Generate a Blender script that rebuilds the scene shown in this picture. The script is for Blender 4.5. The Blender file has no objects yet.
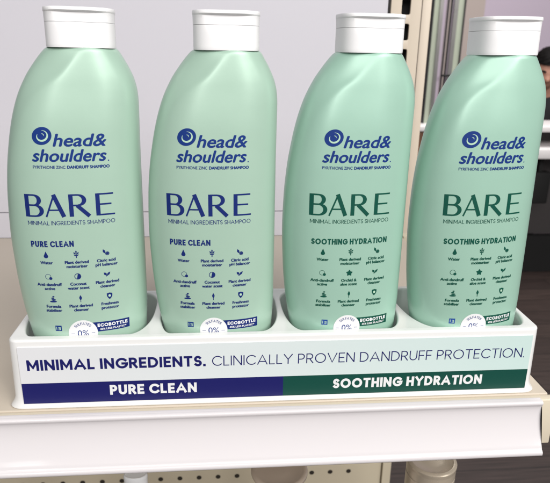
import bpy, bmesh, math, random
from mathutils import Vector, Matrix
random.seed(4)
PI = math.pi
S = 0.01                       # the code below is written in centimetres
H0 = 95.0                      # height of the shelf top above the floor, cm
C = bpy.context.scene.collection
sc = bpy.context.scene

def W(x, y, z):                # centimetres measured from the shelf's front edge -> world metres
    return Vector((x*S, y*S, (z+H0)*S))

# ------------------------------------------------------------------ materials
def mat(name, col, rough=.5, metal=0., coat=0., coat_rough=.1, sss=0., spec=.5, trans=0., noise=None, bump=None, sheen=0.):
    m = bpy.data.materials.new(name); m.use_nodes = True
    nt = m.node_tree; b = nt.nodes['Principled BSDF']
    b.inputs['Base Color'].default_value = (*col, 1)
    b.inputs['Roughness'].default_value = rough
    b.inputs['Metallic'].default_value = metal
    b.inputs['Coat Weight'].default_value = coat
    b.inputs['Coat Roughness'].default_value = coat_rough
    b.inputs['Specular IOR Level'].default_value = spec
    b.inputs['Transmission Weight'].default_value = trans
    if sss:
        b.inputs['Subsurface Weight'].default_value = sss
        b.inputs['Subsurface Radius'].default_value = (.004, .006, .004)
        b.inputs['Subsurface Scale'].default_value = 1.0
    tc = nt.nodes.new('ShaderNodeTexCoord')
    if noise:
        sc_, amt = noise
        n = nt.nodes.new('ShaderNodeTexNoise'); n.inputs['Scale'].default_value = sc_; n.inputs['Detail'].default_value = 4
        nt.links.new(tc.outputs['Object'], n.inputs['Vector'])
        mx = nt.nodes.new('ShaderNodeMix'); mx.data_type = 'RGBA'
        mx.inputs[6].default_value = (*[c*(1-amt) for c in col], 1)
        mx.inputs[7].default_value = (*[min(1, c*(1+amt)) for c in col], 1)
        nt.links.new(n.outputs['Fac'], mx.inputs[0]); nt.links.new(mx.outputs[2], b.inputs['Base Color'])
        mr = nt.nodes.new('ShaderNodeMapRange'); mr.inputs['To Min'].default_value = max(.02, rough-.06); mr.inputs['To Max'].default_value = rough+.06
        nt.links.new(n.outputs['Fac'], mr.inputs['Value']); nt.links.new(mr.outputs['Result'], b.inputs['Roughness'])
    if bump:
        sc_, dist = bump
        n2 = nt.nodes.new('ShaderNodeTexNoise'); n2.inputs['Scale'].default_value = sc_; n2.inputs['Detail'].default_value = 3
        nt.links.new(tc.outputs['Object'], n2.inputs['Vector'])
        bp = nt.nodes.new('ShaderNodeBump'); bp.inputs['Distance'].default_value = dist; bp.inputs['Strength'].default_value = .6
        nt.links.new(n2.outputs['Fac'], bp.inputs['Height']); nt.links.new(bp.outputs['Normal'], b.inputs['Normal'])
    return m

def srgb(r, g, b):
    f = lambda c: c/12.92 if c <= .04045 else ((c+.055)/1.055)**2.4
    return tuple(f(v/255) for v in (r, g, b))

M = {}
M['pearl_a'] = mat('pearl_green_plastic', (.395, .565, .46), rough=.35, metal=.12, spec=.42, coat=.12, coat_rough=.22, noise=(60, .015), bump=(900, .00002))
M['pearl_b'] = mat('pearl_mint_plastic', (.35, .56, .455), rough=.34, metal=.12, spec=.42, coat=.12, coat_rough=.22, noise=(60, .015), bump=(900, .00002))
M['cap'] = mat('white_cap_plastic', (.88, .88, .89), rough=.36, noise=(80, .01), bump=(700, .00002))
M['navy'] = mat('navy_ink', srgb(20, 40, 108), rough=.5, spec=.25)
M['logo'] = mat('blue_ink', srgb(16, 50, 122), rough=.5, spec=.25)
M['blue'] = mat('mid_blue_ink', srgb(30, 72, 150), rough=.4)
M['green'] = mat('dark_green_ink', srgb(12, 78, 64), rough=.5, spec=.25)
M['pale'] = mat('pale_green_ink', (.45, .66, .5), rough=.4)
M['white'] = mat('white_sticker_paper', (.78, .79, .80), rough=.45)
M['tray'] = mat('glossy_white_tray_plastic', (.80, .80, .79), rough=.22, coat=.3, coat_rough=.06, noise=(14, .015), bump=(60, .00004))
M['card_navy'] = mat('navy_card_print', srgb(26, 28, 96), rough=.35)
M['card_green'] = mat('green_card_print', srgb(14, 72, 62), rough=.35)
M['deck'] = mat('beige_painted_steel', srgb(196, 185, 169), rough=.42, noise=(18, .03), bump=(500, .00003))
M['fascia'] = mat('cream_painted_steel', srgb(214, 203, 182), rough=.4, noise=(18, .03))
M['panel'] = mat('pale_lavender_back_panel', srgb(200, 198, 206), rough=.5, noise=(3, .02))
M['peg'] = mat('cream_pegboard', srgb(200, 190, 168), rough=.5, noise=(12, .03))
M['hole'] = mat('dark_hole', srgb(40, 34, 28), rough=.8)
M['black'] = mat('black_interior', (.006, .006, .006), rough=.7)
M['post'] = mat('cream_upright_steel', srgb(206, 193, 176), rough=.4, noise=(14, .03))
M['strip'] = mat('white_price_channel_plastic', srgb(214, 210, 212), rough=.42, coat=.28, coat_rough=.09, spec=.25, noise=(9, .012), bump=(45, .00005))
M['pearl_white'] = mat('pearl_white_plastic', srgb(205, 190, 175), rough=.25, metal=.35, noise=(30, .02))
M['pearl_grey'] = mat('champagne_plastic', srgb(190, 178, 160), rough=.28, metal=.35, noise=(30, .02))
M['alu'] = mat('aluminium_frame', srgb(150, 148, 146), rough=.3, metal=.7, noise=(10, .03))
M['dark_alu'] = mat('dark_gasket', srgb(40, 38, 40), rough=.5)
M['mauve'] = mat('mauve_wall_paint', srgb(198, 184, 200), rough=.7, noise=(1.2, .03))
M['taupe'] = mat('taupe_wall_paint', srgb(186, 172, 166), rough=.7, noise=(1.2, .03))
M['white_lam'] = mat('white_laminate', srgb(232, 228, 228), rough=.4, noise=(4, .02))
M['dark_lam'] = mat('dark_grey_laminate', srgb(70, 66, 66), rough=.5, noise=(5, .08))
M['wood'] = mat('brown_laminate', srgb(120, 84, 62), rough=.5, noise=(6, .1))
M['skin'] = mat('skin', srgb(188, 138, 118), rough=.55, noise=(40, .14))
M['hair'] = mat('black_hair', (.006, .005, .005), rough=.7, spec=.15, bump=(160, .002))
M['cloth'] = mat('dark_cloth', (.018, .018, .021), rough=.85, bump=(300, .0008))
M['eye'] = mat('eye_white', (.7, .7, .7), rough=.2)

def card_material():
    m = bpy.data.materials.new('pale_card_print'); m.use_nodes = True
    nt = m.node_tree; b = nt.nodes['Principled BSDF']; b.inputs['Roughness'].default_value = .32
    tc = nt.nodes.new('ShaderNodeTexCoord'); sp = nt.nodes.new('ShaderNodeSeparateXYZ')
    nt.links.new(tc.outputs['Object'], sp.inputs[0])
    mr = nt.nodes.new('ShaderNodeMapRange'); mr.inputs['From Min'].default_value = -.15; mr.inputs['From Max'].default_value = .15
    nt.links.new(sp.outputs['X'], mr.inputs['Value'])
    cr = nt.nodes.new('ShaderNodeValToRGB')             # the printed tint runs from near white to pale mint along the card
    cr.color_ramp.elements[0].color = (*srgb(222, 223, 226), 1); cr.color_ramp.elements[1].color = (*srgb(200, 222, 218), 1)
    e = cr.color_ramp.elements.new(.5); e.color = (*srgb(214, 224, 224), 1)
    nt.links.new(mr.outputs['Result'], cr.inputs['Fac']); nt.links.new(cr.outputs['Color'], b.inputs['Base Color'])
    return m
M['card'] = card_material()

def glass_material():
    m = mat('greenish_glass', srgb(205, 214, 196), rough=.08, trans=.35, spec=.5)
    m.node_tree.nodes['Principled BSDF'].inputs['IOR'].default_value = 1.1
    return m
M['glass'] = glass_material()

def floor_material():
    m = bpy.data.materials.new('dark_wood_plank_floor'); m.use_nodes = True
    nt = m.node_tree; b = nt.nodes['Principled BSDF']
    tc = nt.nodes.new('ShaderNodeTexCoord')
    br = nt.nodes.new('ShaderNodeTexBrick'); br.inputs['Scale'].default_value = 1
    br.inputs['Brick Width'].default_value = 1.1; br.inputs['Row Height'].default_value = .13; br.inputs['Mortar Size'].default_value = .002
    br.inputs['Color1'].default_value = (*srgb(58, 48, 46), 1); br.inputs['Color2'].default_value = (*srgb(74, 62, 58), 1); br.inputs['Mortar'].default_value = (*srgb(30, 25, 24), 1)
    nt.links.new(tc.outputs['Object'], br.inputs['Vector'])
    mp = nt.nodes.new('ShaderNodeMapping'); mp.inputs['Scale'].default_value = (2, 60, 1)
    nt.links.new(tc.outputs['Object'], mp.inputs['Vector'])
    n = nt.nodes.new('ShaderNodeTexNoise'); n.inputs['Scale'].default_value = 3; n.inputs['Detail'].default_value = 6
    nt.links.new(mp.outputs['Vector'], n.inputs['Vector'])
    mx = nt.nodes.new('ShaderNodeMix'); mx.data_type = 'RGBA'; mx.blend_type = 'MULTIPLY'; mx.inputs[0].default_value = .9
    cr = nt.nodes.new('ShaderNodeValToRGB'); cr.color_ramp.elements[0].position = .3; cr.color_ramp.elements[0].color = (.4, .4, .4, 1)
    cr.color_ramp.elements[1].position = .7; cr.color_ramp.elements[1].color = (1.25, 1.2, 1.2, 1)
    nt.links.new(n.outputs['Fac'], cr.inputs['Fac'])
    nt.links.new(br.outputs['Color'], mx.inputs[6]); nt.links.new(cr.outputs['Color'], mx.inputs[7])
    nt.links.new(mx.outputs[2], b.inputs['Base Color']); b.inputs['Roughness'].default_value = .5
    return m
M['floor'] = floor_material()

# ------------------------------------------------------------------ objects
def link(name, me, parent=None):
    o = bpy.data.objects.new(name, me); C.objects.link(o)
    if parent: o.parent = parent
    return o

def obj(name, bm, m, parent=None, smooth=None):
    me = bpy.data.meshes.new(name)
    bmesh.ops.recalc_face_normals(bm, faces=bm.faces[:])
    bm.to_mesh(me); bm.free()
    for k in (m if isinstance(m, (list, tuple)) else [m]): me.materials.append(M[k])
    if smooth is not None:
        for p in me.polygons: p.use_smooth = True
        me.set_sharp_from_angle(angle=math.radians(smooth))
    return link(name, me, parent)

def thing(name, label, cat, loc=(0, 0, 0), rot=(0, 0, 0), group=None):
    o = link(name, None); o.location = loc; o.rotation_euler = rot
    o.empty_display_size = .02
    o['label'] = label; o['category'] = cat
    if group: o['group'] = group
    return o

def struct(name, bm, m):
    o = obj(name, bm, m); o['kind'] = 'structure'; return o

def box(bm, x0, x1, y0, y1, z0, z1, f=W, bev=0.):
    vs = [bm.verts.new(f(x, y, z)) for x in (x0, x1) for y in (y0, y1) for z in (z0, z1)]
    idx = [(0, 1, 3, 2), (4, 6, 7, 5), (0, 4, 5, 1), (2, 3, 7, 6), (0, 2, 6, 4), (1, 5, 7, 3)]
    fs = [bm.faces.new([vs[i] for i in q]) for q in idx]
    if bev:
        es = list({e for q in fs for e in q.edges})
        bmesh.ops.bevel(bm, geom=es, offset=bev*S, segments=3, affect='EDGES', profile=.5)
    return bm

def L3(x, y, z): return Vector((x*S, y*S, z*S))

def loft(bm, rings, cap0=True, cap1=True):
    vr = [[bm.verts.new(p) for p in r] for r in rings]
    n = len(vr[0])
    for a, b in zip(vr, vr[1:]):
        for i in range(n):
            bm.faces.new((a[i], a[(i+1) % n], b[(i+1) % n], b[i]))
    if cap0: bm.faces.new(vr[0][::-1])
    if cap1: bm.faces.new(vr[-1])

def rounded_rect(x0, x1, y0, y1, r, n=8, r4=None):
    pts = []; q = r4 or r
    for cx, cy, a, r in ((x1-r, y1-r, 0, r), (x0+r, y1-r, 90, r), (x0+r, y0+r, 180, r), (x1-q, y0+q, 270, q)):
        for k in range(n+1):
            t = math.radians(a+90*k/n); pts.append((cx+r*math.cos(t), cy+r*math.sin(t)))
    return pts

def plate(outer, holes, thick, bevel, res=4):
    """A flat plate with holes and rounded edges, thickness along local z, centred (2D curve turned into a mesh)."""
    cu = bpy.data.curves.new('plate', 'CURVE'); cu.dimensions = '2D'; cu.fill_mode = 'BOTH'
    cu.extrude = (thick/2-bevel)*S; cu.bevel_depth = bevel*S; cu.bevel_resolution = res; cu.offset = -bevel*S
    for loop in [outer]+holes:
        s = cu.splines.new('POLY'); s.points.add(len(loop)-1); s.use_cyclic_u = True
        for p, q in zip(s.points, loop): p.co = (q[0]*S, q[1]*S, 0, 1)
    o = bpy.data.objects.new('plate', cu); C.objects.link(o)
    dg = bpy.context.evaluated_depsgraph_get(); dg.update()
    me = bpy.data.meshes.new_from_object(o.evaluated_get(dg))
    bpy.data.objects.remove(o); bpy.data.curves.remove(cu)
    bm = bmesh.new(); bm.from_mesh(me); bpy.data.meshes.remove(me)
    bmesh.ops.remove_doubles(bm, verts=bm.verts[:], dist=1e-6)
    return bm

# ------------------------------------------------------------------ bottle shape (cm, origin on the cap's axis, z from the shelf top)
def interp(pts, z):
    n = len(pts)
    if z <= pts[0][0]: return pts[0][1]
    if z >= pts[-1][0]: return pts[-1][1]
    d = [(pts[i+1][1]-pts[i][1])/(pts[i+1][0]-pts[i][0]) for i in range(n-1)]
    m = [d[0]]+[0 if d[i-1]*d[i] <= 0 else 2*d[i-1]*d[i]/(d[i-1]+d[i]) for i in range(1, n-1)]+[d[-1]]
    for i in range(n-1):
        if z <= pts[i+1][0]:
            h = pts[i+1][0]-pts[i][0]; t = (z-pts[i][0])/h
            return ((1+2*t)*(1-t)**2*pts[i][1]+t*(1-t)**2*h*m[i]+t*t*(3-2*t)*pts[i+1][1]+t*t*(t-1)*h*m[i+1])
LEFT = [(0.5, 3.05), (2.0, 3.5), (3.6, 3.9), (5.0, 4.17), (6.4, 4.37), (8.0, 4.51), (10.3, 4.60), (12.3, 4.54), (13.9, 4.40), (15.3, 4.18), (16.5, 3.92), (17.7, 3.54), (18.8, 3.0), (19.5, 2.52), (20.0, 2.12), (20.3, 1.84)]
RIGHT = [(0.5, 2.35), (2.0, 2.55), (4.0, 2.7), (6.0, 2.79), (10, 2.8), (14, 2.8), (16.5, 2.82), (17.5, 2.83), (18.1, 2.79), (18.7, 2.66), (19.4, 2.36), (19.9, 2.08), (20.3, 1.84)]
DEPTH = [(0.5, 1.75), (2.0, 1.98), (5.0, 2.12), (12.0, 2.15), (16, 2.05), (18.5, 1.82), (20.3, 1.6)]
CREASE = [(13.2, -4.6), (14.5, -4.15), (15.9, -3.6), (16.8, -3.22), (17.7, -2.65), (18.4, -1.9), (19.0, -1.05), (19.6, -.45), (20.3, .2)]
PW = 2.35
def crease(x, z, F):
    if z <= 12.5: return 0.
    s = interp(CREASE, z)-x; e = .18
    top = max(0., min(1., (20.3-z)/1.2)); top = .8+.2*top*top*(3-2*top)
    k = min(1, (z-12.5)/2.5)*top
    a = (math.sqrt(s*s+e*e)+s)/2
    s2 = x-(.9+(20.3-z)*.75)                        # the gentler fall of the right shoulder
    k2 = .16*max(0, min(1, (z-16.0)/2.0))*top
    return (k*.33*(1-math.exp(-a*.46/.33)) + k2*(math.sqrt(s2*s2+.09)+s2)/2)*F
def front(x, z):
    l, r, D = interp(LEFT, z), interp(RIGHT, z), interp(DEPTH, z)
    u = (x-(r-l)/2)/((r+l)/2)
    if abs(u) >= 1: return 0.
    F = (1-abs(u)**PW)**(1/PW)
    return -D*F+crease(x, z, F)

def body_bm():
    bm = bmesh.new(); rings = []
    N = 168
    zs = [0.5, .52, .58, .68, .82, 1.0]+[1.0+19.3*k/190 for k in range(1, 191)]
    for z in zs:
        l, r, D = interp(LEFT, z), interp(RIGHT, z), interp(DEPTH, z)
        ins = 0.
        if z < 1.0: ins = .45*(1-math.sqrt(max(0, 1-((1.0-z)/.5)**2)))
        if z > 20.15: ins = .06*((z-20.15)/.15)**2
        xc, hw = (r-l)/2, (r+l)/2-ins; D -= ins
        ring = []
        for k in range(N):
            t = 2*PI*k/N; c, s = math.cos(t), math.sin(t)
            x = xc+hw*math.copysign(abs(c)**(2/PW), c); F = abs(s)**(2/PW)
            y = D*F if s > 0 else -D*F+crease(x, z, F)
            ring.append(L3(x, y, z))
        rings.append(ring)
    loft(bm, rings)
    return bm

def cap_ring(z, hw, hd, clip=None, N=320, p=3.2, soft=.10):
    ring = []
    for k in range(N):
        t = 2*PI*k/N; c, s = math.cos(t), math.sin(t)
        x = hw*math.copysign(abs(c)**(2/p), c); y = hd*math.copysign(abs(s)**(2/p), s)
        if clip is not None: y = (y-clip+math.sqrt((y+clip)**2+soft**2))/2
        ring.append(L3(x, y, z))
    return ring

# ------------------------------------------------------------------ flat print: strokes, polygons and type, wrapped on a surface
class Print:
    def __init__(s): s.v = []; s.f = []; s.m = []; s.mats = []; s.lvl = 0
    def mi(s, k):
        if k not in s.mats: s.mats.append(k)
        return s.mats.index(k)
    def add(s, vs, fs, k, lift=0.):
        b = len(s.v); s.v += [(x, z, lift) for x, z in vs]
        i = s.mi(k)
        for f in fs: s.f.append([b+j for j in f]); s.m.append(i)
    def stroke(s, pts, w, k, lift=0., closed=False, ext=0., step=.12):
        """a ribbon along pts; w = width or list of widths"""
        ws = list(w) if isinstance(w, (list, tuple)) else [w]*len(pts)
        pts = [Vector(p) for p in pts]
        if ext and not closed:
            pts[0] = pts[0]+(pts[0]-pts[1]).normalized()*ext; pts[-1] = pts[-1]+(pts[-1]-pts[-2]).normalized()*ext
        if closed: pts.append(pts[0].copy()); ws.append(ws[0])
        n = len(pts); nor = []
        for i in range(n):
            a = (pts[i]-pts[i-1]) if i > 0 else (pts[-1]-pts[-2] if closed else pts[1]-pts[0])
            b = (pts[i+1]-pts[i]) if i < n-1 else (pts[1]-pts[0] if closed else pts[-1]-pts[-2])
            a, b = a.normalized(), b.normalized(); t = (a+b)
            if t.length < 1e-4: t = a
            t.normalize(); nn = Vector((-t.y, t.x)); co = max(.66, abs(nn.dot(Vector((-a.y, a.x)))))
            nor.append(nn/co)
        L, R_ = [], []
        for i in range(n):
            L.append(pts[i]+nor[i]*ws[i]/2); R_.append(pts[i]-nor[i]*ws[i]/2)
        vs, fs = [], []
        for i in range(n):
            if i > 0:
                q = max(1, int((pts[i]-pts[i-1]).length/step))
                for j in range(1, q):
                    t = j/q; vs += [L[i-1].lerp(L[i], t)[:], R_[i-1].lerp(R_[i], t)[:]]
            vs += [L[i][:], R_[i][:]]
        for i in range(len(vs)//2-1): fs.append((2*i, 2*i+1, 2*i+3, 2*i+2))
        s.add(vs, fs, k, lift)
    def fan(s, pts, k, lift=0.):
        """a star-shaped polygon filled from its centre in rings"""
        n = len(pts); cx = sum(p[0] for p in pts)/n; cz = sum(p[1] for p in pts)/n
        vs = [(cx, cz)]+[(cx+(x-cx)*.5, cz+(z-cz)*.5) for x, z in pts]+list(pts)
        fs = [(0, 1+i, 1+(i+1) % n) for i in range(n)]+[(1+i, 1+n+i, 1+n+(i+1) % n, 1+(i+1) % n) for i in range(n)]
        s.add(vs, fs, k, lift)
    def grid(s, x0, x1, z0, z1, k, lift=0., nx=12, nz=6):
        vs = [(x0+(x1-x0)*i/nx, z0+(z1-z0)*j/nz) for j in range(nz+1) for i in range(nx+1)]
        fs = [(j*(nx+1)+i, j*(nx+1)+i+1, (j+1)*(nx+1)+i+1, (j+1)*(nx+1)+i) for j in range(nz) for i in range(nx)]
        s.add(vs, fs, k, lift)
    def type(s, text, k, x0=None, x1=None, z0=0., cap=.2, cx=None, size=None, bold=0., shear=0., lift=0., cut=.25):
        """built-in sans type; fitted to x0..x1 with the capitals cap high, or centred on cx"""
        vs, fs = font_mesh(text, shear, cut)
        xa, xb = min(v[0] for v in vs), max(v[0] for v in vs)
        kz = cap/.69
        if cx is not None:
            kx = kz; ox = cx-(xa+xb)/2*kx
        else:
            kx = (x1-x0)/(xb-xa); ox = x0-xa*kx
        offs = [(0, 0)] if not bold else [(0, 0), (bold, 0), (-bold, 0), (0, bold*.7), (0, -bold*.7)]
        for i, (dx, dz) in enumerate(offs):
            s.add([(ox+x*kx+dx, z0+z*kz+dz) for x, z in vs], fs, k, lift+.0015*i)
    def caps(s, text, k, x0, x1, z0, cap, w, lift=0., path=None):
        """geometric capitals drawn as ribbons of width w*cap, fitted to x0..x1"""
        items = []; pen = 0.; gap = .155-w*.12
        for ch in text:
            if ch == ' ': pen += .36; continue
            adv, strokes = GLYPHS[ch]
            ow = max(w, adv+.45*w)                       # outer width of the letter
            items.append((pen, adv, ow, strokes)); pen += ow+gap
        tot = pen-gap; kx = (x1-x0)/tot
        for pen, adv, ow, strokes in items:
            for j, (pts, closed) in enumerate(strokes):
                hx = w/2*cap/kx      # half a stroke, in glyph units of x
                q = []
                for (gx, gz) in pts:
                    xx = x0+(pen+ow/2+(gx-adv/2)*max(0, ow-2*hx)/max(adv, 1e-6))*kx
                    zz = z0+cap*(w/2+gz*(1-w))
                    q.append((xx, zz) if path is None else path(xx, zz))
                s.stroke(q, w*cap, k, lift+.0015*j, closed == 1, ext=0 if closed in (1, 2) else w*cap*.5)
    def build(s, name, fmap, parent, mats=None):
        bm = bmesh.new()
        vs = [bm.verts.new(fmap(*v)) for v in s.v]
        for f, m in zip(s.f, s.m):
            try: bm.faces.new([vs[i] for i in f]).material_index = m
            except ValueError: pass
        me = bpy.data.meshes.new(name); bm.to_mesh(me); bm.free()
        for k in s.mats: me.materials.append(M[k])
        return link(name, me, parent)

FONT = {}
def font_mesh(text, shear, cut):
    key = (text, shear, cut)
    if key in FONT: return FONT[key]
    cu = bpy.data.curves.new('type', 'FONT'); cu.body = text; cu.shear = shear; cu.resolution_u = 5
    o = bpy.data.objects.new('type', cu); C.objects.link(o)
    dg = bpy.context.evaluated_depsgraph_get(); dg.update()
    me = bpy.data.meshes.new_from_object(o.evaluated_get(dg))
    bpy.data.objects.remove(o); bpy.data.curves.remove(cu)
    bm = bmesh.new(); bm.from_mesh(me); bpy.data.meshes.remove(me)
    xs = [v.co.x for v in bm.verts]
    x = min(xs)+cut
    while x < max(xs):
        bmesh.ops.bisect_plane(bm, geom=bm.verts[:]+bm.edges[:]+bm.faces[:], plane_co=(x, 0, 0), plane_no=(1, 0, 0)); x += cut
    bm.verts.index_update()
    FONT[key] = ([(v.co.x, v.co.y) for v in bm.verts], [[v.index for v in f.verts] for f in bm.faces])
    bm.free()
    return FONT[key]

def arc(cx, cy, rx, ry, a0, a1, n=14):
    return [(cx+rx*math.cos(math.radians(a0+(a1-a0)*i/n)), cy+ry*math.sin(math.radians(a0+(a1-a0)*i/n))) for i in range(n+1)]
def G(adv, *st):
    # points given with x in glyph units, turned into fractions of the advance by caps()
    return (adv, [([(x/adv*adv, y) for x, y in p], c) for p, c in st])
GLYPHS = {
 'A': G(.92, ([(0, 0), (.46, 1), (.92, 0)], 0), ([(.17, .30), (.75, .30)], 0)),
 'B': G(.62, ([(0, 0), (0, 1)], 0), ([(.05, 1)]+arc(.32, .76, .26, .24, 90, -90)+[(.05, .52)], 0), ([(.05, .52)]+arc(.34, .26, .28, .26, 90, -90)+[(.05, 0)], 0)),
 'C': G(.86, (arc(.5, .5, .5, .5, 44, 316, 24), 0)),
 'D': G(.78, ([(0, 0), (0, 1)], 0), ([(.05, 1)]+arc(.28, .5, .5, .5, 90, -90, 20)+[(.05, 0)], 0)),
 'E': G(.55, ([(.55, 1), (0, 1), (0, 0), (.55, 0)], 0), ([(.05, .5), (.48, .5)], 0)),
 'F': G(.53, ([(.53, 1), (0, 1), (0, 0)], 0), ([(.05, .48), (.47, .48)], 0)),
 'G': G(.92, (arc(.5, .5, .5, .5, 44, 350, 26)[:-1]+[(.98, .46), (.58, .46)], 0)),
 'H': G(.72, ([(0, 0), (0, 1)], 0), ([(.72, 0), (.72, 1)], 0), ([(.04, .5), (.68, .5)], 0)),
 'I': G(.02, ([(.01, 0), (.01, 1)], 0)),
 'L': G(.5, ([(0, 1), (0, 0), (.5, 0)], 0)),
 'M': G(.92, ([(0, 0), (0, 1)], 0), ([(.92, 0), (.92, 1)], 0), ([(.03, 1), (.46, .22), (.89, 1)], 2)),
 'N': G(.76, ([(0, 0), (0, 1)], 0), ([(.76, 0), (.76, 1)], 0), ([(.02, 1), (.74, 0)], 2)),
 'O': G(1.0, (arc(.5, .5, .5, .5, 0, 360, 32)[:-1], 1)),
 '0': G(.7, (arc(.35, .5, .35, .5, 0, 360, 32)[:-1], 1)),
 'P': G(.6, ([(0, 0), (0, 1)], 0), ([(.05, 1)]+arc(.31, .72, .29, .28, 90, -90)+[(.05, .44)], 0)),
 'R': G(.64, ([(0, 0), (0, 1)], 0), ([(.05, 1)]+arc(.31, .73, .29, .27, 90, -90)+[(.05, .46)], 0), ([(.30, .46), (.64, 0)], 0)),
 'S': G(.58, (arc(.3, .74, .28, .26, 35, 270, 16)[:-1]+arc(.3, .25, .3, .25, 88, -145, 16), 0)),
 'T': G(.66, ([(0, 1), (.66, 1)], 0), ([(.33, .96), (.33, 0)], 0)),
 'U': G(.7, ([(0, 1), (0, .35)]+arc(.35, .35, .35, .35, 180, 360)[1:]+[(.7, 1)], 0)),
 'V': G(.88, ([(0, 1), (.44, 0), (.88, 1)], 0)),
 'Y': G(.8, ([(0, 1), (.4, .46), (.8, 1)], 0), ([(.4, .46), (.4, 0)], 0)),
 'Z': G(.64, ([(0, 1), (.64, 1), (0, 0), (.64, 0)], 0)),
 '.': G(.02, ([(.01, -.01), (.01, .01)], 0)),
}

# ------------------------------------------------------------------ ingredient icons, about .36 cm, centred on (x, z)
def icon(P, kind, x, z, k):
    s = .205
    def pt(l): return [(x+a*s, z+b*s) for a, b in l]
    def leaf(ax, az, ln, wd, ang, lift=0., kk=None):
        q = []
        for i in range(20):
            t = 2*PI*i/20; u = math.cos(t); v = math.sin(t)*(1-abs(u)**1.6*.9)
            q.append((ax+(u*ln*math.cos(ang)-v*wd*math.sin(ang)), az+(u*ln*math.sin(ang)+v*wd*math.cos(ang))))
        P.fan(pt(q), kk or k, lift)
    if kind == 'drop':
        q = [(0, 1.05)]+[(.58*math.sin(t), -.35-.55*math.cos(t)+.0) for t in [PI*(1.0-.28)-i*(2*PI*.72)/16 for i in range(17)]]
        P.fan(pt(q), k)
    elif kind == 'sprig':
        P.stroke(pt([(0, -1), (0, .8)]), .05, k)
        leaf(0, .75, .42, .22, PI/2, .002); leaf(-.42, .35, .42, .2, PI*.75, .002); leaf(.42, .35, .42, .2, PI*.25, .002); leaf(-.36, -.2, .38, .18, PI*.8, .002); leaf(.36, -.2, .38, .18, PI*.2, .002)
    elif kind == 'citrus':
        leaf(-.45, .35, .7, .34, PI*.62)
        P.stroke([(x+.38*s+.46*s*math.cos(t), z-.3*s+.46*s*math.sin(t)) for t in [2*PI*i/20 for i in range(20)]], .035, k, .002, True)
        P.fan([(x+.38*s+.34*s*math.cos(t), z-.3*s+.34*s*math.sin(t)) for t in [2*PI*i/16 for i in range(16)]], k)
    elif kind == 'circles':
        P.stroke([(x-.15*s+.72*s*math.cos(t), z+.1*s+.72*s*math.sin(t)) for t in [2*PI*i/26 for i in range(26)]], .022, k, 0, True)
        P.fan([(x+.5*s+.42*s*math.cos(t), z-.4*s+.42*s*math.sin(t)) for t in [2*PI*i/18 for i in range(18)]], k, .002)
    elif kind == 'coconut':
        P.stroke([(x+.8*s*math.cos(t), z+.8*s*math.sin(t)) for t in [2*PI*i/26 for i in range(26)]], .035, k, 0, True)
        P.fan([(x+.7*s*math.cos(t), z+.7*s*math.sin(t)) for t in [-PI*.62+PI*1.1*i/18 for i in range(19)]], k, .002)
    elif kind == 'flower':
        for i in range(5): leaf(.5*math.cos(PI/2+i*PI*.4), .5*math.sin(PI/2+i*PI*.4), .52, .34, PI/2+i*PI*.4, .001*i)
    elif kind == 'leaves':
        leaf(-.45, .1, .62, .36, PI*.72); leaf(.4, .1, .75, .32, PI*.28, .002)
        P.stroke(pt([(-.3, -.6), (0, -.35), (.2, -.3)]), .05, k, .004)
    elif kind == 'stones':
        for (a, b, r1, r2) in ((0, -.72, .95, .26), (.12, -.2, .62, .24), (-.12, .3, .42, .2), (.1, .75, .3, .2)):
            P.fan(pt([(a+r1*math.cos(2*PI*i/18), b+r2*math.sin(2*PI*i/18)) for i in range(18)]), k)
    elif kind == 'leaf':
        leaf(0, .15, .85, .36, PI/2); P.stroke(pt([(0, -1.1), (0, -.6)]), .035, k, .002)
    elif kind == 'shield':
        q = [(-.75, .8), (0, 1.0), (.75, .8), (.72, .0), (.4, -.6), (0, -1.0), (-.4, -.6), (-.72, .0)]
        P.fan(pt(q), k)
        P.fan(pt([(.0+.34*math.cos(2*PI*i/14), .1+.38*math.sin(2*PI*i/14)) for i in range(14)]), 'pale', .004)

INK = .008
def on_body(x, z, lift): return L3(x, front(x, z)-INK-lift, z)

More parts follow.
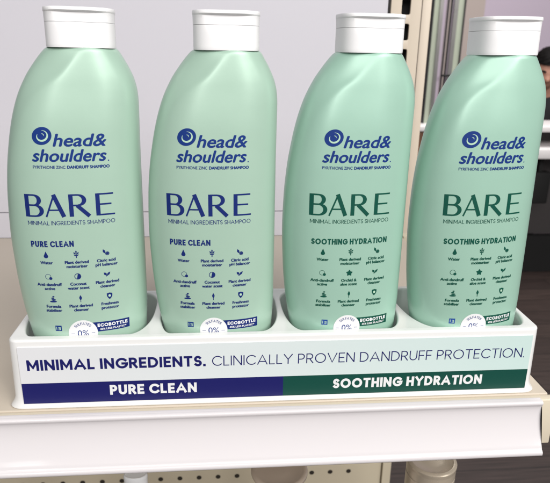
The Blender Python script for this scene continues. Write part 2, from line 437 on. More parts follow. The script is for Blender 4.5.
def make_bottle(kind, label, loc, rot, group):
    t = thing('shampoo_bottle', label, 'shampoo bottle', loc, rot, group)
    ink = 'navy' if kind == 'pure' else 'green'
    body = obj('body', body_bm(), 'pearl_a' if kind == 'pure' else 'pearl_b', t, smooth=40)
    # ---- brand emblem: slanted disc with two pale commas round a dark eye
    P = Print(); ex, ez, th = -2.2, 15.86, math.radians(28)
    def el(r, a, k=.86): u, v = r*math.cos(a), r*k*math.sin(a); return (ex+u*math.cos(th)-v*math.sin(th), ez+u*math.sin(th)+v*math.cos(th))
    P.fan([el(.52, 2*PI*i/40) for i in range(40)], 'logo')
    n = 44
    P.stroke([el(.25+.07*(k/n), 2.2+PI*1.65*k/n) for k in range(n+1)], [.012+.085*math.sin(PI*(k/n)**.9) for k in range(n+1)], 'pale', .004, step=9)
    P.stroke([el(.11+.03*(k/10), -.5+1.7*k/10) for k in range(11)], [.008+.03*math.sin(PI*k/10) for k in range(11)], 'pale', .006, step=9)
    P.build('brand_emblem', on_body, body)
    P = Print()
    P.type('head&', 'logo', -1.66, 1.03, 15.34, .64, bold=.024, shear=.26, cut=.3)
    P.type('shoulders', 'logo', -2.77, .99, 14.54, .63, bold=.024, shear=.26, cut=.3)
    P.fan([(1.09+.035*math.cos(2*PI*i/8), 14.54+.035*math.sin(2*PI*i/8)) for i in range(8)], 'logo')
    P.build('brand_lettering', on_body, body)
    P = Print()
    P.type('PYRITHIONE ZINC', 'logo', -2.78, -1.13, 14.16, .155, bold=.004, cut=.8)
    P.type('DANDRUFF SHAMPOO', 'logo', -1.03, 1.12, 14.16, .155, bold=.011, cut=.8)
    P.build('small_print', on_body, body)
    # ---- product name, thick and thin strokes
    P = Print(); z0, h = 11.53, 1.24; a, b = .225, .09
    def bl(x0): return lambda pts: [(x0+px, z0+pz*h) for px, pz in pts]
    q = bl(-3.42)
    P.stroke(q([(.13, 0), (.13, 1)]), a, ink)
    P.stroke(q([(.13, .967)]+arc(.48, .745, .30, .222, 90, -90, 16)+[(.13, .523)]), [b]*2+[b+(a-b)*math.sin(PI*i/14)**1.3 for i in range(15)]+[b]*2, ink, .002)
    P.stroke(q([(.13, .523)]+arc(.50, .278, .38, .245, 90, -90, 16)+[(.13, .033)]), [b]*2+[b+(a-b)*math.sin(PI*i/14)**1.3 for i in range(15)]+[b]*2, ink, .003)
    q = bl(-2.36)
    P.stroke(q([(.04, 0), (.50, .97)]), b, ink); P.stroke(q([(.48, 1.0), (.96, 0)]), a, ink, .002); P.stroke(q([(.20, .31), (.76, .31)]), b*.9, ink, .004)
    q = bl(-1.13)
    P.stroke(q([(.13, 0), (.13, 1)]), a, ink)
    P.stroke(q([(.13, .967)]+arc(.46, .735, .36, .232, 90, -90, 16)+[(.13, .503)]), [b]*2+[b+(a-b)*math.sin(PI*i/14)**1.3 for i in range(15)]+[b]*2, ink, .002)
    P.stroke(q([(.44, .50), (1.06, 0)]), a*.95, ink, .004)
    q = bl(.26)
    P.stroke(q([(.13, 0), (.13, 1)]), a, ink)
    for zz, ww in ((.967, .96), (.51, .84), (.033, 1.0)): P.stroke(q([(.13, zz), (ww, zz)]), b, ink, .002)
    P.build('product_name', on_body, body)
    P = Print(); P.caps('MINIMAL INGREDIENTS SHAMPOO', ink, -3.34, 1.24, 11.07, .235, .12)
    P.build('product_description', on_body, body)
    P = Print()
    if kind == 'pure': P.caps('PURE CLEAN', ink, -3.30, -1.03, 9.82, .345, .22)
    else: P.caps('SOOTHING HYDRATION', ink, -3.23, 1.24, 9.82, .345, .22)
    P.build('variety_name', on_body, body)
    # ---- nine icons with captions
    rows = [[('drop', ['Water']), ('sprig', ['Plant derived', 'moisturiser']), ('citrus', ['Citric acid', 'pH balancer'])],
            [('circles', ['Anti-dandruff', 'active']), ('coconut', ['Coconut', 'water scent']) if kind == 'pure' else ('flower', ['Orchid &', 'aloe scent']), ('leaves', ['Plant derived', 'cleanser'])],
            [('stones', ['Formula', 'stabiliser']), ('leaf', ['Plant derived', 'cleanser']), ('shield', ['Freshness', 'protector'])]]
    cz = [9.36, 8.06, 6.72]; cxs = [[-2.56, -.95, .63], [-2.52, -.96, .62], [-2.40, -.91, .68]]
    cap_p = Print()
    for r in range(3):
        for c in range(3):
            kd, lines = rows[r][c]
            P = Print(); icon(P, kd, cxs[r][c], cz[r], ink); P.build('ingredient_icon', on_body, body)
            for j, ln in enumerate(lines): cap_p.type(ln, ink, cx=cxs[r][c], z0=cz[r]-.53-.245*j, cap=.168, bold=.012, cut=1.2)
    cap_p.build('ingredient_captions', on_body, body)
    P = Print(); mk = 'logo' if kind == 'pure' else 'blue'
    P.grid(-2.44, -2.09, 4.72, 5.06, mk, 0, 4, 4)
    P.stroke([(-2.37, 4.80), (-2.37, 4.99)], .035, 'pale', .004); P.stroke([(-2.28, 4.95), (-2.17, 4.95), (-2.17, 4.80), (-2.28, 4.80)], .03, 'pale', .004); P.stroke([(-2.27, 4.88), (-2.20, 4.88)], .03, 'pale', .004)
    P.build('recycling_mark', on_body, body)
    # ---- badge and round sticker
    P = Print(); P.grid(-.35, 1.69, 4.56, 5.16, 'navy' if kind == 'pure' else 'green', .0, 16, 6)
    bd = P.build('eco_badge', on_body, t)
    P = Print(); P.caps('ECOBOTTLE', 'white', -.10, 1.58, 4.85, .21, .25, .006)
    P.type('45% LESS PLASTIC*', 'white', 0.02, 1.50, 4.65, .115, bold=.006, lift=.006, cut=1.5)
    P.build('badge_lettering', on_body, bd)
    P = Print(); sx, sz, sr = -.92, 4.55, .81
    for k in range(5):
        r0, r1 = sr*k/5, sr*(k+1)/5
        ring = [(sx+r*math.cos(2*PI*i/48), sz+r*math.sin(2*PI*i/48)) for r in (r0, r1) for i in range(48)]
        P.add(ring, [(i, (i+1) % 48, 48+(i+1) % 48, 48+i) for i in range(48)], 'white', .010)
    st = P.build('round_sticker', on_body, t)
    P = Print()
    def curve(xx, zz):
        a = math.radians(90)-(xx-sx)/.52; r = .52+(zz-sz)
        return (sx+r*math.cos(a), sz+r*math.sin(a))
    P.caps('SULFATES', 'logo', sx-.43, sx+.43, sz, .155, .16, .014, path=curve)
    P.type('0%', 'logo', cx=sx, z0=sz-.20, cap=.38, lift=.014, cut=.6)
    for dx in (-.56, .56): P.stroke([(sx+dx-.1, sz-.02), (sx+dx+.1, sz-.02)], .025, 'logo', .014)
    P.build('sticker_lettering', on_body, st)
    # ---- flip-top cap
    bm = bmesh.new()
    loft(bm, [cap_ring(20.2, 1.5, 1.3), cap_ring(20.29, 1.5, 1.3), cap_ring(20.29, 1.76, 1.50), cap_ring(20.36, 1.775, 1.51)]
         + [cap_ring(z, 1.775, 1.51, c) for z, c in ((20.5, 2.2),)+tuple((20.5+1.0*k/20, 2.2-.76*(k/20)**.45) for k in range(1, 21))+((21.53, 1.435),)] + [cap_ring(21.53, 1.6, 1.12), cap_ring(21.7, 1.58, 1.1)])
    cp = obj('cap', bm, 'cap', t, smooth=25)
    bm = bmesh.new()
    loft(bm, [cap_ring(21.545, 1.6, 1.12), cap_ring(21.545, 1.775, 1.51, 1.43), cap_ring(21.8, 1.78, 1.515, 1.39), cap_ring(22.0, 1.785, 1.52, 1.38), cap_ring(22.03, 1.79, 1.525, 1.43), cap_ring(22.05, 1.80, 1.545, 1.5),
              cap_ring(22.10, 1.81, 1.555), cap_ring(22.20, 1.805, 1.55), cap_ring(22.25, 1.79, 1.53), cap_ring(22.27, 1.66, 1.4), cap_ring(22.28, 1.0, .8)])
    obj('lid', bm, 'cap', cp, smooth=25)
    return t

def copy_tree(o, parent=None):
    c = o.copy(); C.objects.link(c)
    if parent: c.parent = parent
    for ch in list(o.children): copy_tree(ch, c)
    return c

GB = 'shampoo bottles in the white display tray'
def R3(rx, ry, rz): return tuple(math.radians(a) for a in (rx, ry, rz))
BD = 2.755
POSE = [((-11.56, 2.74), (-1.0, .5, 8)), ((-3.77, 2.765), (-.3, .15, 1.4)), ((4.10, 2.77), (-.3, .1, 4)), ((11.98, 2.60), (-.4, -.7, 4))]
b1 = make_bottle('pure', 'pale green flip-top bottle with blue print, leftmost in the white tray', W(*POSE[0][0], 0), R3(*POSE[0][1]), GB)
b2 = copy_tree(b1); b2.location = W(*POSE[1][0], 0); b2.rotation_euler = R3(*POSE[1][1])
b2['label'] = 'pale green flip-top bottle with blue print, right beside a bottle with green print'
b3 = make_bottle('soothing', 'mint green flip-top bottle with green print, next to a bottle with blue print', W(*POSE[2][0], 0), R3(*POSE[2][1]), GB)
b4 = copy_tree(b3); b4.location = W(*POSE[3][0], 0); b4.rotation_euler = R3(*POSE[3][1])
b4['label'] = 'mint green flip-top bottle with green print at the right end of the tray'

# ------------------------------------------------------------------ display tray
TX0, TX1, TY1, TZ = -16.3, 15.25, 7.0, 4.5
tray = thing('display_tray', 'glossy white plastic tray holding four green bottles, with a printed front card', 'display tray', W(-.5, 0, 0))
def TL(x, y, z): return L3(x+.5, y, z)
wells = [(-15.96, -8.42, .9, 3.6, 1.2, 3.2), (-8.0, -.66, .9, 3.8, 1.2, 3.2), (-.26, 7.07, 1.0, 3.8, 1.2, 3.2), (7.45, 14.92, 1.5, 4.0, .9, 2.4)]
def well_outline(x0, x1, lx, ly, rx, ry, y0=.60, y1=6.5, n=18):
    pts = []                                # corners are quarter ellipses, so the dividers taper backwards
    for cx, cy, a, qx, qy in ((x1-1.2, y1-1.5, 0, 1.2, 1.5), (x0+1.2, y1-1.5, 90, 1.2, 1.5), (x0+lx, y0+ly, 180, lx, ly), (x1-rx, y0+ry, 270, rx, ry)):
        for k in range(n+1):
            t = math.radians(a+90*k/n); pts.append((cx+qx*math.cos(t), cy+qy*math.sin(t)))
    return pts[::-1]
outer = rounded_rect(TX0, TX1, 0, TY1, .55, 10)
bm = plate(outer, [well_outline(*q) for q in wells], TZ, .15, 5)
for z in (.12, .25, .4, .55, .75, 1.0, 2.0, 3.0):
    bmesh.ops.bisect_plane(bm, geom=bm.verts[:]+bm.edges[:]+bm.faces[:], plane_co=(0, 0, (z-TZ/2)*S), plane_no=(0, 0, 1))
for v in bm.verts:
    x, y, z = v.co.x/S, v.co.y/S, v.co.z/S+TZ/2
    out = x < TX0+.3 or x > TX1-.3 or y < .4 or y > TY1-.3
    if out:
        k = max(0, 1-z/.8)**2
        dr = (TZ-z)/TZ*.10
        cx = max(-1, min(1, ((x-TX0)/.55-1) if x < TX0+.55 else ((x-TX1)/.55+1 if x > TX1-.55 else 0)))
        cy = max(-1, min(1, (y/.55-1) if y < .55 else ((y-TY1)/.55+1 if y > TY1-.55 else 0)))
        x += cx*(k*.40+dr); y += cy*(k*.16)
    v.co = TL(x, y, z)
obj('tray_shell', bm, 'tray', tray, smooth=35)
bm = bmesh.new(); box(bm, TX0+.3, TX1-.3, .4, TY1-.3, .22, .42, f=TL)
obj('tray_floor', bm, 'tray', tray)
def on_card(x, z, lift): return TL(x, -.07-lift, z)
P = Print(); P.grid(-15.75, 14.80, 1.74, 4.07, 'card', 0, 4, 1); card = P.build('front_card', on_card, tray)
bm = bmesh.new(); box(bm, -15.72, 14.77, -.069, -.001, .40, 4.06, f=TL); obj('card_backing', bm, 'white', tray)
SP = -.50
P = Print(); P.grid(-15.75, SP, .39, 1.74, 'card_navy', 0, 2, 1); nb = P.build('navy_band', on_card, card)
P = Print(); P.grid(SP, 14.80, .39, 1.74, 'card_green', 0, 2, 1); gb = P.build('green_band', on_card, card)
P = Print(); P.caps('MINIMAL INGREDIENTS.', 'card_navy', -15.32, -5.12, 2.58, .70, .215, .006); P.build('headline', on_card, card)
P = Print(); P.caps('CLINICALLY PROVEN DANDRUFF PROTECTION.', 'card_navy', -4.74, 14.42, 2.58, .66, .092, .006); P.build('headline', on_card, card)
P = Print(); P.caps('PURE CLEAN', 'white', -10.76, -5.68, .84, .66, .235, .006); P.build('variety_name', on_card, card)
P = Print(); P.caps('SOOTHING HYDRATION', 'white', 2.55, 11.92, .80, .66, .235, .006); P.build('variety_name', on_card, card)

# ------------------------------------------------------------------ shelving
SX0, SX1 = -48.0, 16.4
BY = 33.0                                   # the back panel
unit = thing('shelving_unit', 'cream steel store shelving with white price channel, pale back panel and slotted upright', 'shelving unit', W(-16, 30, -H0))
def U(x, y, z): return L3(x+16, y-30, z+H0)
bm = bmesh.new(); box(bm, SX0, SX1, -.15, BY-.05, -1.1, 0, f=U, bev=.1)
obj('shelf_deck', bm, 'deck', unit, smooth=40)
bm = bmesh.new()
for cx, cy in ((-28.9, 31.6), (-29.0, 29.9), (-31.5, 31.6), (-31.6, 29.9)): box(bm, cx-.75, cx+.55, cy-.13, cy+.13, -.05, .012, f=U)
obj('deck_slot', bm, 'hole', unit)
bm = bmesh.new(); box(bm, SX0, SX1+.28, -.75, -.16, -3.35, -.06, f=U, bev=.1); obj('shelf_fascia', bm, 'fascia', unit, smooth=40)
# the price channel: a section drawn once and run along the shelf
sec = [(-.72, -.02), (-.95, -.0), (-1.06, -.08), (-1.08, -.22), (-1.0, -.32), (-.96, -.42), (-.95, -.62)]
sec += [(-.95-.78*(k/14)**1.6, -.62-2.25*k/14) for k in range(1, 15)]
sec += [(-1.76, -2.97), (-1.85, -3.02), (-1.93, -3.12), (-1.93, -3.28), (-1.85, -3.38), (-1.73, -3.40), (-1.61, -3.34)]
inner = [(y+.16, z) for y, z in sec[::-1]]
bm = bmesh.new(); nx = 24; XE = 15.6
rings = [[U(SX0+(XE-SX0)*i/nx, y, z) for y, z in sec+inner] for i in range(nx+1)]
loft(bm, rings)
obj('price_channel', bm, 'strip', unit, smooth=50)
# back panels with a seam, lower one standing on the deck
bm = bmesh.new(); box(bm, SX0, 13.05, BY, BY+.8, 2.93, 60, f=U); obj('back_panel', bm, 'panel', unit)
bm = bmesh.new(); box(bm, SX0, 13.05, BY, BY+.8, .0, 2.83, f=U); obj('back_panel', bm, 'panel', unit)
# slotted upright: plate in the x-z plane
def post_bm(x0, x1, y, z0, z1, sx0, sx1, slots):
    holes = [rounded_rect(sx0, sx1, a, b, .18, 4)[::-1] for a, b in slots]
    bm = plate(rounded_rect(x0, x1, z0, z1, .12, 3), holes, .3, .05, 2)
    for v in bm.verts: v.co = U(v.co.x/S, y+v.co.z/S, v.co.y/S)
    return bm
slots = []
z = 24.02
base = 23.79
for k in range(-9, 3): slots.append((base+.10+k*2.50, base+1.72+k*2.50))
bm = post_bm(13.3, 16.5, BY-.2, -1.0, 30, 14.42, 15.35, slots); obj('upright_post', bm, 'post', unit, smooth=30)
bm = bmesh.new(); box(bm, 13.6, 16.2, BY+1.2, BY+1.4, -.9, 29.5, f=U); obj('post_interior', bm, 'black', unit)
bm = bmesh.new(); box(bm, 16.28, 16.48, BY, BY+3, -.9, 29.8, f=U); box(bm, 13.32, 13.5, BY, BY+3, -.9, 29.8, f=U); obj('post_flange', bm, 'post', unit)
bm = bmesh.new(); box(bm, 13.10, 13.24, BY-.02, BY+.7, 0, 30, f=U); obj('panel_edge_trim', bm, 'dark_alu', unit)
bm = bmesh.new(); box(bm, 18.6, 19.7, BY+6, BY+7.5, -40, 30, f=U, bev=.1); obj('rear_post', bm, 'post', unit, smooth=40)
# pegboard below the shelf
bm = bmesh.new(); box(bm, SX0, 17.6, 36.0, 36.6, -75, -1.2, f=U); box(bm, 17.75, 18.9, 35.6, 37.2, -75, -1.2, f=U); pb = obj('pegboard', bm, 'peg', unit)
bm = bmesh.new()
for r in range(4):
    for k in range(-12, 18):
        cx = -10.48+2.70*k/1.0*.965; cz = -35.85-2.6*(r-1)
        if SX0 < cx < 15.2:
            vs = [bm.verts.new(U(cx+.34*math.cos(2*PI*i/16), 35.97, cz+.34*math.sin(2*PI*i/16))) for i in range(16)]; bm.faces.new(vs)
ho = obj('pegboard_holes', bm, 'hole', pb)
bm = bmesh.new(); box(bm, SX0, 16.4, -.15, 28, -37.0, -36, f=U, bev=.1); obj('lower_deck', bm, 'deck', unit, smooth=40)
bm = bmesh.new(); box(bm, SX0, 16.4, 1.0, 35.9, -94.9, -80, f=U); obj('base_plinth', bm, 'fascia', unit)

# ------------------------------------------------------------------ products on the shelf below
def lower_bottle(label, x, y, top, r, colour, capw, flat=False, brim=False):
    t = thing('lower_shelf_bottle', label, 'bottle', W(x, y, -36), (0, 0, 0), 'bottles on the shelf below')
    h = top+36
    bm = bmesh.new(); prof = [(0, .9), (.3, 1.0), (h*.45, 1.0), (h*.6, .95), (h*.68, .80), (h-4.6, .56), (h-4.3, .36), (h-2.25, .35)]
    rings = []
    for k in range(41):
        zz = (h-2.25)*k/40
        q = interp([(a, b) for a, b in prof], zz)
        rings.append([L3(r*1.5*q*math.cos(2*PI*i/48), r*.95*q*math.sin(2*PI*i/48), zz) for i in range(48)])
    loft(bm, rings); obj('body', bm, colour, t, smooth=50)
    bm = bmesh.new(); cr = lambda k, zz: [L3(capw*k*math.cos(2*PI*i/48), capw*(.62 if flat else 1)*k*math.sin(2*PI*i/48), zz) for i in range(48)]
    bw = .86 if brim else 1.0
    loft(bm, [cr(.6, h-4.4), cr(bw, h-4.4), cr(bw, h-1.25), cr(bw*.97, h-1.2), cr(bw*.97, h-1.14), cr(bw, h-1.09), cr(bw, h-.5), cr(1.0, h-.42), cr(1.02, h-.3), cr(1.02, h-.12), cr(.97, h-.03), cr(.88, h), cr(.84, h-.05), cr(.4, h-.06)])
    obj('cap', bm, colour, t, smooth=40)
lower_bottle('pearly white bottle cap under the price channel, below the second green-band word', .35, 9, -12.5, 3.0, 'pearl_white', 2.3, False, True)
lower_bottle('champagne coloured bottle with a wide round cap under the right end of the price channel', 11.95, 6, -9.7, 3.0, 'pearl_grey', 1.88)
lower_bottle('narrow pale bottle cap peeking out under the left half of the price channel', -11.15, 8, -11.6, 1.6, 'white', .92, True)

# ------------------------------------------------------------------ the shop behind
bm = bmesh.new(); vs = [bm.verts.new(W(x, y, -H0)) for x, y in ((-600, -500), (900, -500), (900, 900), (-600, 900))]; bm.faces.new(vs)
struct('floor', bm, 'floor')
bm = bmesh.new(); box(bm, 188, 520, 420, 430, -H0, 190); struct('wall', bm, 'mauve')
bm = bmesh.new(); box(bm, 60, 187.8, 418, 430, -H0, 190); struct('wall_pier', bm, 'taupe')
door = thing('glass_door', 'tall glass door with grey metal frame and black handle behind the slotted upright', 'door', W(96, 250, -H0))
def D(x, y, z): return L3(x-96, y-250, z+H0)
bm = bmesh.new(); box(bm, 94.6, 96.2, 249, 252, -H0+.3, 120, f=D); box(bm, 101.3, 103.2, 249, 252, -H0+.3, 120, f=D); box(bm, 96.2, 101.3, 249, 252, 112, 120, f=D); obj('door_frame', bm, 'alu', door)
bm = bmesh.new(); box(bm, 98.2, 98.7, 248.6, 250, -H0+.3, 111.9, f=D); box(bm, 99.8, 100.3, 248.6, 250, -H0+.3, 111.9, f=D); box(bm, 106.2, 106.7, 249, 252, -H0+.3, 120, f=D); box(bm, 91.4, 91.9, 249, 252, -H0+.3, 120, f=D); obj('door_gasket', bm, 'dark_alu', door)
bm = bmesh.new(); box(bm, 91.9, 94.6, 250, 250.8, -H0+.3, 120, f=D); box(bm, 103.2, 106.2, 250, 250.8, -H0+.3, 120, f=D); obj('door_glass', bm, 'glass', door)
bm = bmesh.new(); box(bm, 96.2, 98.2, 250.4, 251.2, -H0+.3, 111.9, f=D); box(bm, 100.3, 101.3, 250.4, 251.2, -H0+.3, 111.9, f=D); obj('door_leaf', bm, 'mauve', door)
bm = bmesh.new(); box(bm, 97.2, 102.0, 245.0, 246.0, 8.6, 9.6, f=D, bev=.3); box(bm, 98.3, 99.1, 246.0, 249, 8.8, 9.5, f=D); obj('door_handle', bm, 'black', door)

desk = thing('service_desk', 'white topped service desk with dark grey panels behind the right end bottle', 'desk', W(160, 250, -H0))
def K(x, y, z): return L3(x-160, y-250, z+H0)
bm = bmesh.new(); box(bm, 82, 250, 240, 266, -16.2, -13.4, f=K, bev=.5); obj('desk_top', bm, 'white_lam', desk, smooth=40)
bm = bmesh.new(); box(bm, 104, 250, 236, 262, -28.4, -23.6, f=K, bev=.4); obj('lower_counter', bm, 'white_lam', desk, smooth=40)
bm = bmesh.new(); box(bm, 106, 248, 262.2, 265, -74, -16.4, f=K); obj('back_board', bm, 'dark_lam', desk)
bm = bmesh.new(); box(bm, 84, 92, 242, 264, -H0+.2, -16.4, f=K); obj('side_panel', bm, 'wood', desk)
bm = bmesh.new(); box(bm, 106, 248, 258, 262, -H0+.2, -74.2, f=K); obj('kick_board', bm, 'black', desk)
adapter = thing('power_adapter', 'black power adapter box hanging below the white counter edge', 'adapter', W(152, 243, -44))
bm = bmesh.new(); box(bm, -4.5, 5, -1, 5, -8, 8, f=L3, bev=.8); box(bm, -7, -4.5, 0, 4, -2, 4, f=L3, bev=.4); box(bm, -1, 1, 1, 3, 8, 16, f=L3); obj('adapter_case', bm, 'black', adapter, smooth=40)
def tube(bm, pts, r, n=8):
    pts = [Vector(p) for p in pts]; rings = []
    for i, p in enumerate(pts):
        t = (pts[min(i+1, len(pts)-1)]-pts[max(i-1, 0)]).normalized(); a = t.orthogonal().normalized(); b = t.cross(a)
        rings.append([p+(a*math.cos(2*PI*k/n)+b*math.sin(2*PI*k/n))*r for k in range(n)])
    loft(bm, rings)
bm = bmesh.new()
tube(bm, [L3(-4.5-9*math.sin(PI*.5*k/12), 0, -2-6*k/12) for k in range(13)], .35*S); tube(bm, [L3(-2-8*math.sin(PI*k/16)-6*k/16, 1, 4+10*k/16) for k in range(17)], .3*S)
obj('cord', bm, 'black', adapter, smooth=60)
stand = thing('monitor', 'black screen back standing on the white desk at the right edge', 'monitor', W(215, 257, -13.4))
bm = bmesh.new(); box(bm, -18, 22, -1.5, 1.5, 8, 34, f=L3, bev=.6); obj('screen', bm, 'black', stand, smooth=40)
bm = bmesh.new(); box(bm, -2, 6, -3, 3, .0, 1.0, f=L3, bev=.3); box(bm, 0, 4, 1.6, 3, .6, 20, f=L3); obj('foot', bm, 'black', stand)

# ------------------------------------------------------------------ the person behind the desk
def skin_mesh(name, verts, edges, rad, root, m, parent, sub=2):
    me = bpy.data.meshes.new(name); me.from_pydata([L3(*v) for v in verts], edges, [])
    o = bpy.data.objects.new(name, me); C.objects.link(o)
    md = o.modifiers.new('skin', 'SKIN'); md.use_smooth_shade = True
    for i, r in enumerate(rad):
        me.skin_vertices[0].data[i].radius = ((r[0] if isinstance(r, tuple) else r)*S, (r[1] if isinstance(r, tuple) else r)*S)
        me.skin_vertices[0].data[i].use_root = i == root
    ss = o.modifiers.new('sub', 'SUBSURF'); ss.levels = sub; ss.render_levels = sub
    dg = bpy.context.evaluated_depsgraph_get(); dg.update()
    out = bpy.data.meshes.new_from_object(o.evaluated_get(dg)); bpy.data.objects.remove(o)
    out.name = name; out.materials.clear(); out.materials.append(M[m])
    for p in out.polygons: p.use_smooth = True
    return link(name, out, parent)

PXC, PYC = 182.5, 312
per = thing('person', 'person with short black hair in dark clothes looking down behind the white desk', 'person', W(PXC, PYC, -H0), (0, 0, 0))
HZ = 105.5                                   # eye height above the floor
def head_bm():
    bm = bmesh.new(); N, Rn = 40, 34; rings = []
    for j in range(1, Rn):
        ph = PI*j/Rn; v = -math.cos(ph)          # -1 chin .. 1 crown
        w = math.sin(ph)**.8
        ring = []
        for i in range(N):
            t = 2*PI*i/N; cx, cy = math.cos(t), math.sin(t)
            wx = 7.4*w*(1 if v > -.2 else 1-.28*((-.2-v)/.8)); wy = 9.2*w
            x = cx*wx; y = cy*wy+(.6 if v > .1 else .2); zz = v*11.4
            if cy < 0:
                k = max(0, 1-abs(x)/2.0)
                y -= k*max(0, 1-abs(zz+2.3)/2.6)*2.6*(-cy)            # nose
                y += max(0, 1-abs(abs(x)-3.1)/1.6)*max(0, 1-abs(zz-.2)/1.5)*1.1*(-cy)   # eye sockets
                y -= max(0, 1-abs(x)/2.8)*max(0, 1-abs(zz+6.2)/1.0)*.7*(-cy)            # lips
                y -= max(0, 1-abs(x)/5)*max(0, 1-abs(zz-2.0)/1.0)*.5*(-cy)              # brow
            if abs(cx) > .93 and abs(zz+.5) < 3.2: x += math.copysign(1.3*(1-abs(zz+.5)/3.2)**.5, cx)  # ears
            ring.append((x, y, zz))
        rings.append(ring)
    return rings
tilt = Matrix.Rotation(math.radians(20), 3, 'X')
turn = Matrix.Rotation(math.radians(-20), 3, 'Z')
def HD(x, y, z):
    p = turn @ (tilt @ Vector((x, y, z+4)))
    return Vector(((p.x)*S, (p.y-3)*S, (p.z-4+HZ)*S))
# body: torso, arms and legs as one skin, the head joined on the neck in the same mesh
V = [(0, 10, 46), (0, 9, 60), (0, 6, 74), (0, 3, 90), (0, 0, 97), (0, -2, 100),
     (-9, 4, 88), (-19, 3, 85), (-24, -6, 62), (-14, -24, 66), (-9, -31, 68),
     (9, 4, 88), (19, 3, 85), (24, -6, 62), (14, -24, 66), (9, -31, 68),
     (-9, 8, 46), (-11, -28, 48), (-11, -26, 8), (-11, -40, 4), (9, 8, 46), (11, -28, 48), (11, -26, 8), (11, -40, 4)]
E_ = [(0, 1), (1, 2), (2, 3), (3, 4), (4, 5), (3, 6), (6, 7), (7, 8), (8, 9), (9, 10), (3, 11), (11, 12), (12, 13), (13, 14), (14, 15), (0, 16), (16, 17), (17, 18), (18, 19), (0, 20), (20, 21), (21, 22), (22, 23)]
RD = [(14, 10), (13, 9.5), (15, 10.5), (12, 9), (6, 6), (5.2, 5.2), 8, 6.5, 4.6, 3.6, 2.6, 8, 6.5, 4.6, 3.6, 2.6, 8.5, 6.5, 4.5, 3.2, 8.5, 6.5, 4.5, 3.2]
bo = skin_mesh('body', V, E_, RD, 0, 'skin', per)
bm = bmesh.new(); bm.from_mesh(bo.data)
loft(bm, [[HD(*p) for p in r] for r in head_bm()])
bm.to_mesh(bo.data); bm.free()
for p in bo.data.polygons: p.use_smooth = True
idx = [1, 2, 3, 4, 6, 7, 8, 9, 11, 12, 13, 14, 0]
re = {k: i for i, k in enumerate(idx)}
skin_mesh('shirt', [V[k] for k in idx], [(re[a], re[b]) for a, b in E_ if a in re and b in re], [(RD[k][0]+1.2, RD[k][1]+1.2) if isinstance(RD[k], tuple) else RD[k]+1.2 for k in idx], 12, 'cloth', per)
idx = [0, 16, 17, 18, 20, 21, 22]; re = {k: i for i, k in enumerate(idx)}
skin_mesh('trousers', [V[k] for k in idx], [(re[a], re[b]) for a, b in E_ if a in re and b in re], [(RD[k][0]+1, RD[k][1]+1) if isinstance(RD[k], tuple) else RD[k]+1.2 for k in idx], 0, 'cloth', per)
bm = bmesh.new(); rings = []
for j in range(0, 19):
    ph = PI*.5*j/18*1.0; ring = []
    for i in range(56):
        t = 2*PI*i/56; cx, cy = math.cos(t), math.sin(t)
        zb = 6.0 if cy < -.35 else (6.0-(cy+.35)*10.6 if cy < .5 else -3.0)     # hairline: forehead, sides, nape
        zz = zb+(12.9-zb)*math.sin(ph); w = max(.02, math.sqrt(max(0, 1-(zz/12.95)**2)))**.8
        jit = 1+.035*math.sin(i*5.1+j*1.7)+.03*math.sin(i*11.3-j*3.1)+random.uniform(-.025, .025); zb += random.uniform(-.7, .5)
        ring.append(HD(cx*8.2*w*jit, (cy*10.1*w+.6)*jit, zz))
    rings.append(ring)
loft(bm, rings); obj('hair', bm, 'hair', per, smooth=60)
for s in (-1, 1):
    bm = bmesh.new()
    tube(bm, [HD(s*(1.5+3.8*k/8), -8.6+.9*(k/8)**2, 2.1+.7*math.sin(PI*k/8)) for k in range(9)], .5*S); obj('eyebrow', bm, 'hair', per, smooth=60)
    bm = bmesh.new(); bmesh.ops.create_uvsphere(bm, u_segments=16, v_segments=10, radius=.8*S)
    for v in bm.verts: v.co = HD(s*3.1, -6.9, .1)+v.co
    e = obj('eye', bm, 'eye', per, smooth=60)

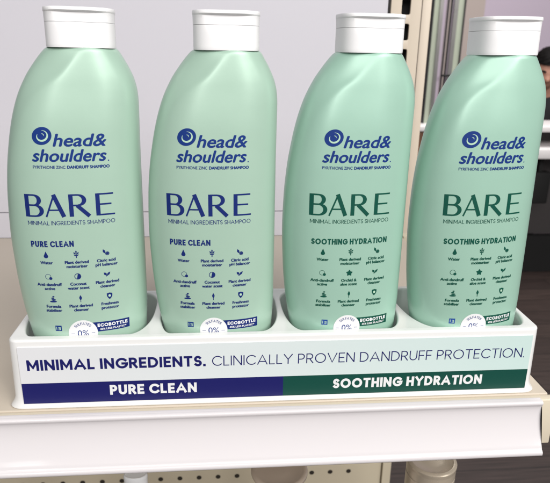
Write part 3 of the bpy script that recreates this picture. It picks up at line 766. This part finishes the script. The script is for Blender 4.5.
# ------------------------------------------------------------------ light: the shop's ceiling panels
def area(name, loc, size, power, aim, col=(1, .97, .94), sy=None):
    li = bpy.data.lights.new(name, 'AREA'); li.energy = power; li.color = col
    li.shape = 'RECTANGLE'; li.size = size; li.size_y = sy or size
    o = bpy.data.objects.new(name, li); C.objects.link(o); o.location = loc
    o.rotation_euler = (Vector(aim)-Vector(loc)).to_track_quat('-Z', 'Y').to_euler()
    return o
area('ceiling_lamp', W(40, -230, 175), 3.4, 84, W(0, -20, 5), sy=1.6)
area('ceiling_lamp', W(150, -150, 170), 1.8, 40, W(0, 0, 8), sy=1.4)
area('ceiling_spot', W(-130, -350, 165), .25, 16, W(-15, 0, 0), sy=1.5)
area('ceiling_spot', W(240, -390, 165), .25, 18, W(15, 0, 0), sy=1.5)
area('ceiling_lamp', W(20, 150, 185), 1.2, 20, W(20, 150, 0), sy=.6)
area('ceiling_lamp', W(160, 200, 185), 1.6, 46, W(170, 330, 0), sy=.8)

w = bpy.data.worlds.new('World'); sc.world = w; w.use_nodes = True
bg = w.node_tree.nodes['Background']; bg.inputs['Color'].default_value = (.93, .95, 1.0, 1); bg.inputs['Strength'].default_value = .21

# ------------------------------------------------------------------ camera
cam = bpy.data.cameras.new('camera'); co = bpy.data.objects.new('camera', cam); C.objects.link(co)
cam.sensor_width = 36; cam.sensor_fit = 'HORIZONTAL'; cam.lens = 585.35/550*36
cam.clip_start = .01; cam.clip_end = 60
ya, pi_, ro = .088, .3209, .0174
f = Vector((math.sin(ya)*math.cos(pi_), math.cos(ya)*math.cos(pi_), -math.sin(pi_))); r = Vector((math.cos(ya), -math.sin(ya), 0)); u = r.cross(f)
r2 = math.cos(ro)*r+math.sin(ro)*u; u2 = -math.sin(ro)*r+math.cos(ro)*u
mw = Matrix((r2, u2, -f)).transposed().to_4x4(); mw.translation = W(-3.8485, -30.742, 20.517)
co.matrix_world = mw
cam.dof.use_dof = True; cam.dof.focus_distance = .335; cam.dof.aperture_fstop = 26
sc.camera = co
sc.view_settings.view_transform = 'Standard'; sc.view_settings.look = 'None'; sc.view_settings.exposure = -.06; sc.view_settings.gamma = 1
sc.render.engine = 'CYCLES'
sc.cycles.use_denoising = True
sc.cycles.max_bounces = 8
